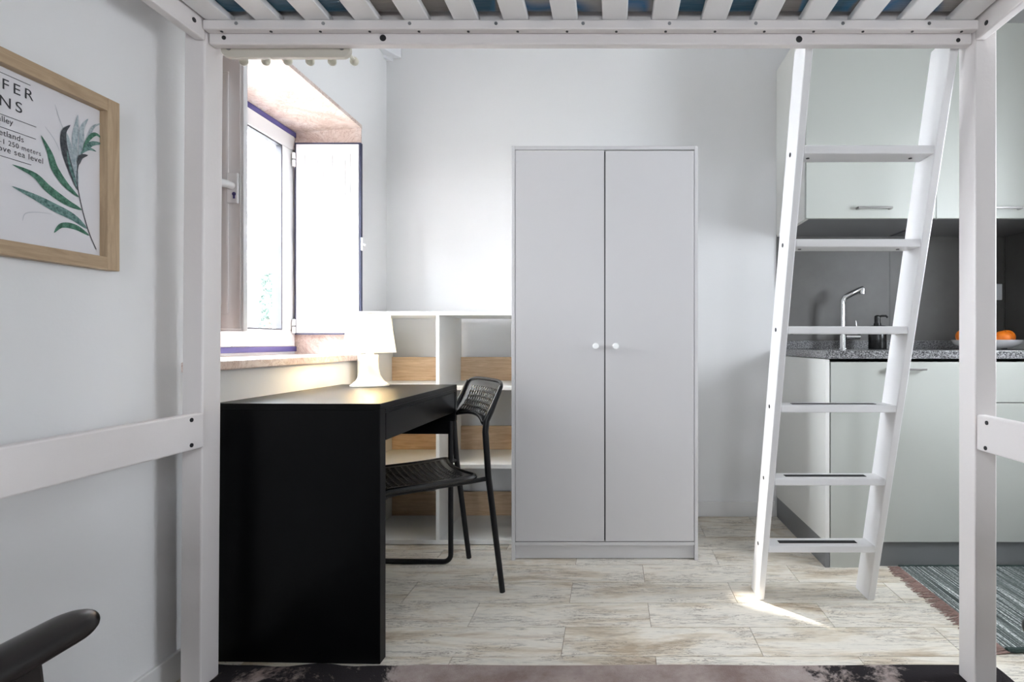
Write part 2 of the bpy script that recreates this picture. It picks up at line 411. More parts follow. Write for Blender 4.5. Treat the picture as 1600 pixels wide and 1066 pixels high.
# window: fixed frame, film strips, two sashes
XW = -1.498
win = B()
fy0, fy1, fz0, fz1 = 1.701, YJ, 0.871, 1.925
win.box(XW - 0.06, XW - 0.012, fy0, fy1, fz0, fz0 + 0.05).box(XW - 0.06, XW - 0.012, fy0, fy1, fz1 - 0.04, fz1)
win.box(XW - 0.06, XW - 0.012, fy0, fy0 + 0.03, fz0 + 0.05, fz1 - 0.04).box(XW - 0.06, XW - 0.012, fy1 - 0.02, fy1, fz0 + 0.05, fz1 - 0.04)
wn = struct(obj('window_1', win, 'pvc', bevel=0.002))
obj('film_strip', B().box(XW - 0.012, XW - 0.004, fy0, fy1 - 0.005, fz1 - 0.024, fz1 - 0.001), 'film', wn)
obj('film_strip', B().box(XW - 0.012, XW - 0.002, fy0, fy1 - 0.005, fz0 + 0.013, fz0 + 0.036), 'film', wn)
def sash(y0, y1, ga, gb):
    z0, z1, g0, g1 = 0.909, 1.899, 0.983, 1.828
    s = B()
    s.box(XW - 0.05, XW, y0, y1, z0, g0).box(XW - 0.05, XW, y0, y1, g1, z1)
    s.box(XW - 0.05, XW, y0, ga, g0, g1).box(XW - 0.05, XW, gb, y1, g0, g1)
    so_ = obj('sash', s, 'pvc', wn, bevel=0.004)
    g = B(); e = 0.006
    g.box(XW - 0.03, XW - 0.004, ga, gb, g0, g0 + e).box(XW - 0.03, XW - 0.004, ga, gb, g1 - e, g1)
    g.box(XW - 0.03, XW - 0.004, ga, ga + e, g0 + e, g1 - e).box(XW - 0.03, XW - 0.004, gb - e, gb, g0 + e, g1 - e)
    obj('glazing_gasket', g, 'gasket', so_)
    obj('pane', B().box(XW - 0.027, XW - 0.023, ga + e, gb - e, g0 + e, g1 - e), 'glass', so_)
    return so_
s1 = sash(1.715, 2.098, 1.79, 2.028)
s2 = sash(2.102, 2.515, 2.173, 2.425)
h = B().box(XW, XW + 0.012, 2.118, 2.143, 1.37, 1.47).tube([(XW + 0.01, 2.13, 1.43), (XW + 0.035, 2.13, 1.44), (XW + 0.045, 2.135, 1.42), (XW + 0.043, 2.15, 1.36), (XW + 0.036, 2.152, 1.30)], 0.009, 10)
obj('sash_handle', h, 'pvc', wn, smooth=True)

# shutters, opened into the room at both ends of the niche
def shutter(y0, y1, xa, xb, face, label):
    z0, z1 = 0.963, 1.866
    t = thing('window_shutter', label, 'shutter', (xa, (y0 + y1) / 2, z0))
    obj('leaf', B().box(xa + 0.008, xb - 0.008, y0, y1, z0 + 0.008, z1 - 0.008), 'shutter', t, bevel=0.002)
    e = B(); n = 0.007
    e.box(xa, xb, y0 + 0.003, y1 - 0.003, z0, z0 + n).box(xa, xb, y0 + 0.003, y1 - 0.003, z1 - n, z1)
    e.box(xa, xa + n, y0 + 0.003, y1 - 0.003, z0 + n, z1 - n).box(xb - n, xb, y0 + 0.003, y1 - 0.003, z0 + n, z1 - n)
    obj('edge_gasket', e, 'pvc' if face else 'navy', t)
    for s in (-1, 1):
        yf = y0 if s < 0 else y1
        w_ = xb - xa; m_ = (xa + xb) / 2
        for (a, b) in ((xa + 0.045, m_ - 0.018), (m_ + 0.018, xb - 0.045)):
            p = B(); q0, q1 = z0 + 0.055, z1 - 0.055; yo = yf + s * 0.003
            u = 0.007
            p.box(a, b, min(yf, yo), max(yf, yo), q0, q0 + u).box(a, b, min(yf, yo), max(yf, yo), q1 - u, q1)
            p.box(a, a + u, min(yf, yo), max(yf, yo), q0 + u, q1 - u).box(b - u, b, min(yf, yo), max(yf, yo), q0 + u, q1 - u)
            p.box(a + 0.025, b - 0.025, min(yf, yo), max(yf, yo), q0 + 0.03, q1 - 0.03)
            obj('panel_moulding', p, 'shutter', t, bevel=0.002)
    return t
far_s = shutter(2.494, 2.519, -1.488, -1.178, 0, 'white panelled shutter leaf with dark blue edge folded open beside lamp')
for z in (1.80, 1.765): obj('hinge', B().cyl((-1.486, 2.487, z - 0.015), (-1.486, 2.487, z + 0.015), 0.008), 'pvc', far_s, smooth=True)
for z in (1.02, 0.985): obj('hinge', B().cyl((-1.486, 2.487, z - 0.015), (-1.486, 2.487, z + 0.015), 0.008), 'pvc', far_s, smooth=True)
obj('catch', B().box(-1.178, -1.170, 2.498, 2.515, 1.36, 1.42).cyl((-1.172, 2.506, 1.39), (-1.158, 2.506, 1.385), 0.006), 'pvc', far_s, smooth=True)
near_s = shutter(1.735, 1.760, -1.488, -1.203, 1, 'grey shaded shutter leaf with white lever handle, next to the left bed post')
hh = B().box(-1.248, -1.212, 1.722, 1.732, 1.378, 1.478)
hh.tube([(-1.232, 1.728, 1.435), (-1.232, 1.700, 1.435), (-1.243, 1.685, 1.435), (-1.30, 1.683, 1.428), (-1.34, 1.686, 1.42)], [0.013, 0.013, 0.013, 0.011, 0.010], 12)
hd = obj('lever_handle', hh, 'ceramic', near_s, bevel=0.003, smooth=True)
obj('keyhole', B().cyl((-1.222, 1.7215, 1.408), (-1.222, 1.7195, 1.408), 0.006).box(-1.225, -1.219, 1.7195, 1.7215, 1.393, 1.408), 'film', hd)

# ------------------------------------------------------------------ outside
g = struct(obj('ground', B().box(-12, -1.56, -3, 14, -0.2, -0.1), 'outground'))
struct(obj('wall_light_block', B().box(-5.2, -4.9, -4.5, 0.6, -0.1, 3.6).box(-4.9, -1.6, -4.5, -4.2, -0.1, 3.6), 'outwall'))  # unseen wall, added to block low sky light reaching the back wall
ft = thing('garden_fence', 'pale slatted garden fence seen through the window glass', 'fence', (-4.6, 7.2, -0.1))
sl = None
for i in range(26):
    x = -6.2 + i * 0.13
    y = 7.2 + (x + 4.6) * -0.35
    if sl is None: sl = obj('fence_slat', B().box(x, x + 0.09, y, y + 0.02, -0.05, 1.75), 'fencewood', ft); x0_, y0_ = x, y
    else:
        c2 = again(sl, (x - x0_, y - y0_, 0))
obj('fence_rail', B().hexa([(-6.2, 7.78, 0.3), (-2.9, 6.62, 0.3), (-2.9, 6.67, 0.3), (-6.2, 7.83, 0.3), (-6.2, 7.78, 0.4), (-2.9, 6.62, 0.4), (-2.9, 6.67, 0.4), (-6.2, 7.83, 0.4)]), 'fencewood', ft)
tr = thing('garden_shrub', 'dark green columnar shrub beyond the right edge of window glass', 'shrub', (-4.02, 6.25, -0.1))
obj('stem', B().cyl((-4.02, 6.25, -0.1), (-4.02, 6.25, 1.2), 0.03), 'bark', tr)
bb = B()
for i in range(900):
    z = random.uniform(0.15, 1.75); r = 0.13 * (1 - ((z - 0.7) / 1.3) ** 2) ** 0.5 * random.uniform(0.5, 1); a = random.uniform(0, 2 * PI)
    c_ = Vector((-4.02 + r * math.cos(a), 6.25 + r * math.sin(a), z)); d1 = Vector([random.uniform(-1, 1) for _ in range(3)]).normalized() * 0.035
    d2 = d1.cross(Vector([random.uniform(-1, 1) for _ in range(3)])).normalized() * 0.018
    vs = [bb.bm.verts.new(c_ + p) for p in (-d1, d2, d1, -d2)]; bb.bm.faces.new(vs)
ob = obj('foliage', bb, 'hedge', tr); ob['kind'] = 'stuff'

# ------------------------------------------------------------------ loft bed
bed = thing('loft_bed', 'white painted wooden loft bed frame on tall posts with slatted base', 'bed', (0, 0.68, 0))
PX0, PX1 = -1.123, -1.069      # left posts
QX0, QX1 = 0.959, 1.017        # right posts
Y0, Y1 = 1.40, 1.467
ZT = 2.0
def lean_post(x0, x1, y0, y1, dx, zb=0):
    return B().hexa([(x0 - dx, y0, zb), (x1 - dx, y0, zb), (x1 - dx, y1, zb), (x0 - dx, y1, zb), (x0, y0, ZT), (x1, y0, ZT), (x1, y1, ZT), (x0, y1, ZT)])
obj('post', lean_post(PX0, PX1, Y0, Y1, 0.014, 0.0095), 'bed', bed, bevel=0.004)
obj('post', lean_post(QX0, QX1, Y0, Y1, 0.0, 0.0095), 'bed', bed, bevel=0.004)
obj('post', lean_post(PX0, PX1, -0.147, -0.08, 0.0, 0.0095), 'bed', bed, bevel=0.004)
obj('post', lean_post(QX0, QX1, -0.147, -0.08, 0.0, 0.0095), 'bed', bed, bevel=0.004)
lb = obj('side_beam', B().box(PX1, QX0, 1.411, 1.435, 1.719, 1.85), 'bed', bed, bevel=0.004)
obj('side_beam', B().box(PX1, QX0, -0.115, -0.091, 1.719, 1.85), 'bed', bed, bevel=0.004)
bt = obj('slat_support', B().box(PX1 + 0.001, QX0 + 0.004, 1.388, 1.4105, 1.746, 1.771), 'bed', bed, bevel=0.003)
obj('slat_support', B().box(PX1 + 0.001, QX0, -0.09, -0.068, 1.746, 1.771), 'bed', bed, bevel=0.003)
obj('end_beam', B().box(PX1 - 0.026, PX1, -0.08, 1.3995, 1.722, 1.85), 'bed', bed, bevel=0.004)
obj('end_beam', B().box(QX0, QX0 + 0.026, -0.08, 1.3995, 1.722, 1.85), 'bed', bed, bevel=0.004)
ml_ = obj('mid_rail', B().box(PX1 - 0.026, PX1, -0.08, 1.395, 0.651, 0.743), 'bed', bed, bevel=0.004)
mr_ = obj('mid_rail', B().box(QX0, QX0 + 0.026, -0.08, 1.395, 0.645, 0.737), 'bed', bed, bevel=0.004)
sl = None
for k in range(16):
    px = 325 + 77 * k
    x0 = (px - CX) * 1.40 / F; x1 = x0 + 0.066
    if k == 15: x1 = QX0 - 0.002
    if sl is None:
        sl = obj('slat', B().box(x0, x1, -0.09, 1.408, 1.7715, 1.789), 'ladder', bed, bevel=0.003); xs = x0
    else: again(sl, (x0 - xs, 0, 0))
# bolts and screws, sunk discs
bx = lambda c, d, r, par, mm='bolt': obj('bolt' if mm == 'bolt' else 'screw', B().cyl(c, tuple(a + b for a, b in zip(c, d)), r, seg=14), mm, par)
def fbolt(px, py, Y, r, par): p = at(px, py, Y); bx((p[0], Y + 0.004, p[2]), (0, -0.0055, 0), r, par)
for px, py, r in ((350, 59, 0.0055), (598.5, 59.5, 0.0085), (1248.5, 61.5, 0.0085), (1497, 63, 0.0055)): fbolt(px, py, 1.411, r, lb)
p0 = None
for px in (369, 505, 640, 775, 911, 1046, 1181, 1317, 1452):
    p = at(px, 38.5, 1.388)
    if p0 is None: s0 = bx((p[0], 1.390, 1.7605), (0, -0.003, 0), 0.0045, bt, 'screw'); p0 = p
    else: again(s0, (p[0] - p0[0], 0, 0))
p0 = None
for k in range(16):
    x = (347 + 77 * k - CX) * 1.40 / F
    if p0 is None: s0 = bx((x, 1.399, 1.747), (0, 0, -0.0025), 0.0035, bt); p0 = x
    else: again(s0, (x - p0, 0, 0))
def sbolt(y, z, r, side, par):
    x = PX1 if side < 0 else QX0
    bx((x + side * 0.004, y, z), (-side * 0.0055, 0, 0), r, par)
ebl = [o for o in bed.children]
for side, rail, (pxs, zs) in ((-1, ml_, ((299, 656.5), (299, 696))), (1, mr_, ((1542, 661), (1540, 700.5)))):
    for px, py in (pxs, zs):
        X = PX1 if side < 0 else QX0
        Y = X * F / (px - CX); sbolt(Y, CH - (py - CY) * Y / F, 0.0055, side, rail)
ends = [o for o in bpy.data.objects if o.name.startswith('end_beam')]
for side, px, py, e in ((-1, 303, 31, ends[0]), (1, 1541.5, 35.5, ends[1])):
    X = PX1 if side < 0 else QX0
    Y = X * F / (px - CX); sbolt(Y, CH - (py - CY) * Y / F, 0.006, side, e)

mt_ = obj('mattress', B().box(PX1 + 0.01, QX0 - 0.01, -0.085, 1.40, 1.7895, 1.94), 'mattress', bevel=0.02, seg=3)
tag(mt_, 'mattress in taupe and blue cover resting on the loft bed slats', 'mattress')

# coat rack under the far side beam
rk = thing('coat_rack', 'cream coat rack with rounded ends and pegs under the bed beam', 'coat rack', (-0.88, 1.445, 1.70))
z0, z1 = 1.698, 1.742; r = (z1 - z0) / 2; xa, xb = -1.056, -0.706
poly = [(xa + r + r * math.cos(a), z0 + r + r * math.sin(a)) for a in [PI / 2 + PI * i / 12 for i in range(13)]] + \
       [(xb - r + r * math.cos(a), z0 + r + r * math.sin(a)) for a in [-PI / 2 + PI * i / 12 for i in range(13)]]
bd = obj('board', B().prism(poly, 1.4355, 1.450, 'y'), 'rackwood', rk, bevel=0.002)
for x in (xa + 0.022, xb - 0.022): obj('screw', B().cyl((x, 1.4342, 1.722), (x, 1.4358, 1.722), 0.006), 'steel', bd)
pg = None
for i in range(6):
    x = -1.036 + i * 0.0623
    if pg is None:
        b_ = B().cyl((x, 1.449, 1.725), (x, 1.493, 1.722), 0.006, 0.005).ball((x, 1.498, 1.7195), 0.0125, (1, 0.7, 1)); pg = obj('peg', b_, 'peg', rk, smooth=True); xx = x
    else: again(pg, (x - xx, 0, 0))

# ------------------------------------------------------------------ ladder
ld = thing('bed_ladder', 'white wooden ladder with dark grip strips leaning on the loft bed', 'ladder', (0.735, 1.908, 0))
SL = 0.2678
def lp(z, off=0): return 1.908 - SL * z + off
def rail(x0, x1, xt0, xt1):
    dep = 0.098; ztop = 1.765
    yb0 = lp(0); yt0 = lp(ztop)
    return B().hexa([(x0, yb0, 0), (x1, yb0, 0), (x1, yb0 + dep, 0), (x0, yb0 + dep, 0), (xt0, yt0, ztop), (xt1, yt0, ztop), (xt1, yt0 + dep, ztop), (xt0, yt0 + dep, ztop)])
rl = obj('side_rail', rail(0.528, 0.550, 0.528, 0.550), 'ladder', ld, bevel=0.003)
rr_ = obj('side_rail', rail(0.922, 0.947, 0.922, 0.947), 'ladder', ld, bevel=0.003)
td = None
for zb in (1.4657, 1.2113, 0.953, 0.699, 0.444, 0.191):
    y0 = lp(zb) - 0.001; th = 0.024
    if td is None:
        td = obj('tread', B().box(0.5505, 0.9225, y0, y0 + 0.077, zb, zb + th), 'ladder', ld, bevel=0.003); o0 = (y0, zb)
        gr = obj('grip_strip', B().box(0.596, 0.872, y0 + 0.026, y0 + 0.050, zb + th, zb + th + 0.0012), 'grip', td)
        sc1 = bx((0.575, y0 + 0.04, zb + 0.001), (0, 0, -0.0025), 0.005, td); sc2 = bx((0.875, y0 + 0.04, zb + 0.001), (0, 0, -0.0025), 0.005, td)
    else:
        d = (0, y0 - o0[0], zb - o0[1])
        tt = again(td, d)
        for ch in (gr, sc1, sc2): c2 = ch.copy(); COL.objects.link(c2); c2.parent = tt
    bx((0.530, y0 + 0.052, zb + 0.014), (-0.0035, 0, 0), 0.0065, rl)

# ------------------------------------------------------------------ wardrobe
wd = thing('wardrobe', 'tall off-white two-door wardrobe with small round knobs against the back wall', 'wardrobe', (-0.027, 2.53, 0))
WX0, WX1, WYF, WYB, WH = -0.4235, 0.369, 2.255, 2.803, 1.761
obj('side_panel', B().box(WX0, WX0 + 0.015, WYF, WYB, 0, WH), 'laminate', wd, bevel=0.0015)
obj('side_panel', B().box(WX1 - 0.015, WX1, WYF, WYB, 0, WH), 'laminate', wd, bevel=0.0015)
obj('top_panel', B().box(WX0 + 0.0153, WX1 - 0.0153, WYF, WYB, WH - 0.016, WH), 'laminate', wd, bevel=0.001)
obj('bottom_panel', B().box(WX0 + 0.0153, WX1 - 0.0153, WYF + 0.002, WYB, 0.063, 0.078), 'laminate', wd, bevel=0.001)
obj('kick_board', B().box(WX0 + 0.0153, WX1 - 0.0153, WYF + 0.018, WYF + 0.034, 0.003, 0.063), 'laminate', wd)
obj('back_panel', B().box(WX0 + 0.0153, WX1 - 0.0153, WYB - 0.006, WYB, 0.078, WH - 0.016), 'laminate', wd)
xm = -0.0275
for a, b, kx in ((WX0 + 0.0165, xm - 0.0022, -0.065), (xm + 0.0030, WX1 - 0.0168, 0.019)):
    dz = 0.0 if a < -0.1 else 0.0022
    d_ = obj('door', B().box(a, b, WYF + 0.001 , WYF + 0.017, 0.081, WH - 0.0175 - dz), 'laminate', wd, bevel=0.0015)
    y = WYF + 0.001
    kb = B().cyl((kx, y, 0.911), (kx, y - 0.012, 0.911), 0.006, 0.006).cyl((kx, y - 0.010, 0.911), (kx, y - 0.024, 0.911), 0.009, 0.0135, 24).cyl((kx, y - 0.024, 0.911), (kx, y - 0.027, 0.911), 0.0135, 0.011, 24)
    obj('knob', kb, 'knob', d_, smooth=True)
obj('door_gap_shade', B().box(xm - 0.02, xm + 0.02, WYF + 0.02, WYF + 0.03, 0.08, WH - 0.017), 'bolt', wd)  # black strip standing in for the shade in the door gap

# ------------------------------------------------------------------ shelf unit
sf = thing('shelf_unit', 'white open shelf unit with oak back strips behind the black desk', 'shelf', (-0.79, 2.6, 0))
SX0, SX1, SY0, SY1, SH = -1.160, -0.426, 2.427, 2.785, 1.068
obj('side_panel', B().box(SX0, SX0 + 0.016, SY0, SY1, 0, SH - 0.018), 'shelf', sf, bevel=0.001)
obj('side_panel', B().box(SX1 - 0.016, SX1, SY0, SY1, 0, SH - 0.018), 'shelf', sf, bevel=0.001)
obj('divider', B().box(-0.801, -0.785, SY0, SY1, 0.0238, SH - 0.018), 'shelf', sf, bevel=0.001)
obj('top_board', B().box(SX0, SX1, SY0, SY1, SH - 0.018, SH), 'shelf', sf, bevel=0.001)
obj('bottom_board', B().box(SX0 + 0.016, SX1 - 0.016, SY0, SY1, 0.003, 0.0235), 'shelf', sf, bevel=0.001)
for zt in (0.368, 0.727):
    for a, b in ((SX0 + 0.0162, -0.8012), (-0.7848, SX1 - 0.0162)):
        obj('shelf_board', B().box(a, b, SY0, SY1, zt - 0.019, zt), 'shelf', sf, bevel=0.001)
for zt in (0.0235, 0.368, 0.727):
    for a, b in ((SX0 + 0.017, -0.802), (-0.784, SX1 - 0.017)):
        obj('oak_strip', B().box(a, b, SY1 - 0.016, SY1 - 0.001, zt + 0.0003, zt + 0.123), 'oak', sf, bevel=0.001)

# ------------------------------------------------------------------ desk (turned a degree or so)
dk_ = thing('desk', 'black-brown desk with one wide drawer beneath the window', 'desk', (-0.665, 1.5286, 0))
RD = Matrix.Translation((-0.665, 1.5286, 0)) @ Matrix.Rotation(math.radians(-1.45), 4, 'Z')
def dobj(name, b, m, par, **k):
    b.bm.transform(RD); return obj(name, b, m, par, **k)
DW, DL = 0.487, 0.70
dobj('side_panel', B().box(-DW, 0, 0, 0.036, 0, 0.732), 'desk', dk_, bevel=0.0015)
dobj('desktop', B().box(-DW, 0, 0, DL, 0.732, 0.750), 'desk', dk_, bevel=0.0012)
dobj('front_fascia', B().box(-0.018, 0, 0.0362, DL, 0.7205, 0.7318), 'desk', dk_)
dr = dobj('drawer', B().box(-0.40, -0.001, 0.040, DL - 0.024, 0.638, 0.7185), 'desk', dk_, bevel=0.0012)
dobj('end_post', B().box(-0.03, 0, DL - 0.022, DL, 0.60, 0.7203), 'desk', dk_)
dobj('end_apron', B().box(-DW, -0.0302, DL - 0.018, DL, 0.545, 0.7203), 'desk', dk_)
dobj('back_panel', B().box(-DW, -DW + 0.015, 0.0362, DL - 0.0185, 0.40, 0.7318), 'desk', dk_)
pts = [(-0.022, DL - 0.012, 0.60), (-0.022, DL - 0.012, 0.04)]
for i in range(1, 7):
    a = PI / 2 * i / 6; pts.append((-0.022 - 0.03 * (1 - math.cos(a)), DL - 0.012, 0.041 - 0.03 * math.sin(a)))
pts.append((-DW + 0.06, DL - 0.012, 0.011))
for i in range(1, 7):
    a = PI / 2 * i / 6; pts.append((-DW + 0.06 - 0.03 * math.sin(a), DL - 0.012, 0.041 - 0.03 * math.cos(a)))
pts.append((-DW + 0.03, DL - 0.012, 0.545))
dobj('leg', B().tube(pts, 0.0105, 12), 'chairtube', dk_, smooth=True)

# ------------------------------------------------------------------ table lamp
LX, LY = -0.975, 2.145
lm = thing('table_lamp', 'small white table lamp, lit, on the far corner of the desk', 'lamp', (LX, LY, 0.751))
prof = [(0.073, 0.0), (0.074, 0.004), (0.066, 0.010), (0.052, 0.022), (0.040, 0.042), (0.034, 0.07), (0.032, 0.10), (0.032, 0.125), (0.0, 0.127)]
obj('lamp_base', B().lathe(prof, (LX, LY, 0.751)), 'lampbase', lm, smooth=True)
sh = B().lathe([(0.100, 0.135), (0.078, 0.29), (0.076, 0.29), (0.098, 0.135)], (LX, LY, 0.751)).bm
bb = B(); bb.bm = sh
# open cone: drop the caps made by lathe
for f in [f for f in sh.faces if len(f.verts) > 4]: sh.faces.remove(f)
shd = obj('lamp_shade', bb, 'lampshade', lm, smooth=True)
obj('shade_rim', B().lathe([(0.0755, 0.288), (0.0785, 0.288), (0.0785, 0.291), (0.0755, 0.291), (0.0755, 0.288)], (LX, LY, 0.751)), 'lampbase', lm)
obj('bulb', B().cyl((LX, LY, 0.877), (LX, LY, 0.90), 0.013).ball((LX, LY, 0.925), 0.026), 'bulb', lm, smooth=True)

# ------------------------------------------------------------------ desk chair with perforated seat and back
def perforated(nu, nv, ru, rv, hw, hh, hole, f, outline):
    """grid of cells with octagonal slots over [-hw,hw]x[-hh,hh] (of a -1..1 panel), plus a solid margin out to outline()"""
    bm = bmesh.new(); cache = {}
    def V(u, v, margin=False):
        k_ = (round(u, 5), round(v, 5), margin)
        if k_ not in cache: cache[k_] = bm.verts.new(f(u, v))
        return cache[k_]
    cu, cv = 2 * hw / nu, 2 * hh / nv
    oct_ = [(1, 0), (1, 1), (0, 1), (-1, 1), (-1, 0), (-1, -1), (0, -1), (1, -1)]
    for i in range(nu):
        for j in range(nv):
            mu, mv = -hw + cu * (i + 0.5), -hh + cv * (j + 0.5)
            out = [V(mu + a * cu / 2, mv + b * cv / 2) for a, b in oct_]
            s = 0.78
            inn = [V(mu + a * (s if a and b else 1) * cu / 2 * hole[0], mv + b * (s if a and b else 1) * cv / 2 * hole[1]) for a, b in oct_]
            for k in range(8): bm.faces.new((out[k], out[(k + 1) % 8], inn[(k + 1) % 8], inn[k]))
    per = []
    for i in range(2 * nu): per.append((-hw + cu / 2 * i, -hh))
    for j in range(2 * nv): per.append((hw, -hh + cv / 2 * j))
    for i in range(2 * nu): per.append((hw - cu / 2 * i, hh))
    for j in range(2 * nv): per.append((-hw, hh - cv / 2 * j))
    n = len(per); rings = [[V(*p) for p in per]]
    for t in (0.5, 1.0):
        rg = []
        for (u, v) in per:
            s_ = max(abs(u) / hw, abs(v) / hh); uu, vv = u / hw, v / hh
            ou, ov = outline(uu, vv)
            rg.append(bm.verts.new(f(u + (ou - u) * t, v + (ov - v) * t)))
        rings.append(rg)
    for a, b in zip(rings, rings[1:]):
        for k in range(n): bm.faces.new((a[k], b[k], b[(k + 1) % n], a[(k + 1) % n]))
    bb = B(); bb.bm = bm; return bb

LV = Vector((0.555, -0.832, 0)).normalized(); FV = Vector((-0.832, -0.555, 0)).normalized(); MO = Vector((-0.5075, 2.128, 0))
def CP(l, f, z): return MO + LV * l + FV * f + Vector((0, 0, z))
dc = thing('desk_chair', 'black chair with perforated plastic seat and back at the desk', 'chair', tuple(MO))
def sq(u, v, p=5.0):        # square -> rounded square
    m_ = max(abs(u), abs(v)); d = (abs(u) ** p + abs(v) ** p) ** (1 / p)
    return (u / d, v / d) if d else (0, 0)
HB, WB = 0.078, 0.188
def backmap(u, v):
    z = 0.700 + v * HB
    lean = 0.060 - (z - 0.63) * 0.43 - 0.018 * (1 - u * u) * 1.0 + 0.010 * max(0, -v)
    return CP(u * WB, lean, z)
def backout(u, v):
    a, b = sq(u, v, 6)
    if v < -0.0 :
        w_ = max(0, -v) ** 3
        b = b - 0.12 * w_ + w_ * 0.42 * (1 - abs(a) ** 2.2)
    return a, b
bk = obj('backrest', perforated(13, 5, 1, 1, 0.76, 0.64, (0.62, 0.66), backmap, backout), 'chair', dc, smooth=True)
md = bk.modifiers.new('thickness', 'SOLIDIFY'); md.thickness = 0.0035; md.offset = 0
def rim(mapf, outf, n=96):
    P = []
    for i in range(n):
        a = 2 * PI * i / n; c_, s_ = math.cos(a), math.sin(a); k_ = max(abs(c_), abs(s_)); u, v = outf(c_ / k_, s_ / k_); P.append(mapf(u, v))
    P.append(P[0]); return P
obj('rim', B().tube(rim(backmap, backout), 0.0065, 8), 'chair', dc, smooth=True)
HS, WS = 0.185, 0.188
def seatmap(u, v):          # v -1 rear, +1 front
    f_ = 0.275 + v * HS
    z = 0.437 - 0.010 * (1 - u * u) * (1 - v * v) + 0.003 * max(0, -v) ** 3 - 0.050 * max(0, (v - 0.62) / 0.38) ** 2 * (1 if v > 0.62 else 0)
    w_ = WS * (0.965 + 0.01 * v)
    if v < 0: f_ += (v * v * 0.030 * (1 - u * u)); z += 0.004 * v * v * u * u
    return CP(u * w_, f_, z)
st = obj('seat', perforated(14, 13, 1, 1, 0.82, 0.80, (0.48, 0.66), seatmap, lambda u, v: sq(u, v, 14)), 'chair', dc, smooth=True)
md = st.modifiers.new('thickness', 'SOLIDIFY'); md.thickness = 0.006; md.offset = 0
obj('rim', B().tube([p - Vector((0, 0, 0.004)) for p in rim(seatmap, lambda u, v: sq(u, v, 14))], 0.0105, 8), 'chair', dc, smooth=True)
for s in (-1, 1):
    l = 0.187 * s
    P = [CP(l, 0.0, 0), CP(l, 0.055, 0.44), CP(l, 0.066, 0.60), CP(l * 1.0, 0.062, 0.64), CP(l, 0.045, 0.675), CP(l, 0.005, 0.765)]
    obj('leg', B().tube(P, [0.0105, 0.0115, 0.0115, 0.0115, 0.0115, 0.007], 12), 'chairtube', dc, smooth=True)
    obj('leg', B().tube([CP(l * 0.97, 0.462, 0.0), CP(l * 0.94, 0.425, 0.40), CP(l * 0.93, 0.40, 0.418), CP(l * 0.93, 0.37, 0.422)], 0.0095, 12), 'chairtube', dc, smooth=True)
    obj('seat_bar', B().tube([CP(l * 0.93, 0.39, 0.421), CP(l * 0.93, 0.12, 0.424), CP(l * 0.98, 0.058, 0.428)], 0.0085, 12), 'chairtube', dc, smooth=True)
    obj('foot_stop', B().cyl(CP(l * 0.8, 0.13, 0.412), CP(l * 0.8, 0.13, 0.424), 0.008), 'chair', dc)

# ------------------------------------------------------------------ kitchen
KX, KYF = 0.880, 2.184
bu = thing('base_cabinet', 'pale grey sink cabinet with one door under the granite worktop', 'cabinet', (1.2, 2.5, 0))
YC = YB - 0.002
sp = obj('side_panel', B().box(KX, KX + 0.018, KYF, YC, 0.105, 0.857), 'kitchen_side', bu, bevel=0.001)
obj('carcass', B().box(KX + 0.019, 1.514, KYF + 0.020, YC, 0.105, 0.845), 'kitchen_side', bu)
d_ = obj('door', B().box(KX + 0.0225, 1.5125, KYF, KYF + 0.018, 0.105, 0.846), 'kitchen', bu, bevel=0.0012)
def bar_handle(x, z, yf, par, L=0.155):
    b_ = B().box(x - L / 2, x + L / 2, yf - 0.028, yf - 0.022, z - 0.005, z + 0.005)
    b_.box(x - L / 2, x - L / 2 + 0.010, yf - 0.023, yf, z - 0.005, z + 0.005).box(x + L / 2 - 0.010, x + L / 2, yf - 0.023, yf, z - 0.005, z + 0.005)
    return obj('handle', b_, 'steel', par, bevel=0.0015)
bar_handle(1.207, 0.817, KYF, d_)
obj('plinth', B().box(KX, KX + 0.018, KYF + 0.001, YC - 0.012, 0, 0.1045), 'plinth', bu)
obj('plinth', B().box(1.10, 1.514, KYF + 0.016, KYF + 0.034, 0, 0.1045), 'plinth', bu)
obj('plinth_filler', B().box(KX + 0.0205, 1.0995, KYF + 0.002, KYF + 0.020, 0, 0.1045), 'kitchen', bu)
b2 = thing('base_cabinet', 'pale grey base cabinet with a top drawer, right of the bed post', 'cabinet', (1.8, 2.5, 0))
obj('carcass', B().box(1.516, XR - 0.002, KYF + 0.020, YC, 0.105, 0.845), 'kitchen_side', b2)
dd = obj('drawer', B().box(1.5175, XR - 0.003, KYF, KYF + 0.018, 0.680, 0.846), 'kitchen', b2, bevel=0.0012)
bar_handle(1.80, 0.817, KYF, dd)
d2_ = obj('door', B().box(1.5175, XR - 0.003, KYF, KYF + 0.018, 0.105, 0.6765), 'kitchen', b2, bevel=0.0012)
bar_handle(1.80, 0.65, KYF, d2_)
obj('plinth', B().box(1.516, XR - 0.002, KYF + 0.016, KYF + 0.034, 0, 0.1045), 'plinth', b2)
wk = thing('worktop', 'dark speckled granite worktop with a low upstand along the wall', 'worktop', (1.5, 2.5, 0.859))
obj('slab', B().box(KX - 0.002, XR - 0.002, KYF - 0.012, YC, 0.859, 0.893), 'granite', wk, bevel=0.003)
obj('upstand', B().box(KX, XR - 0.002, YC - 0.018, YC, 0.8932, 0.935), 'granite', wk, bevel=0.001)
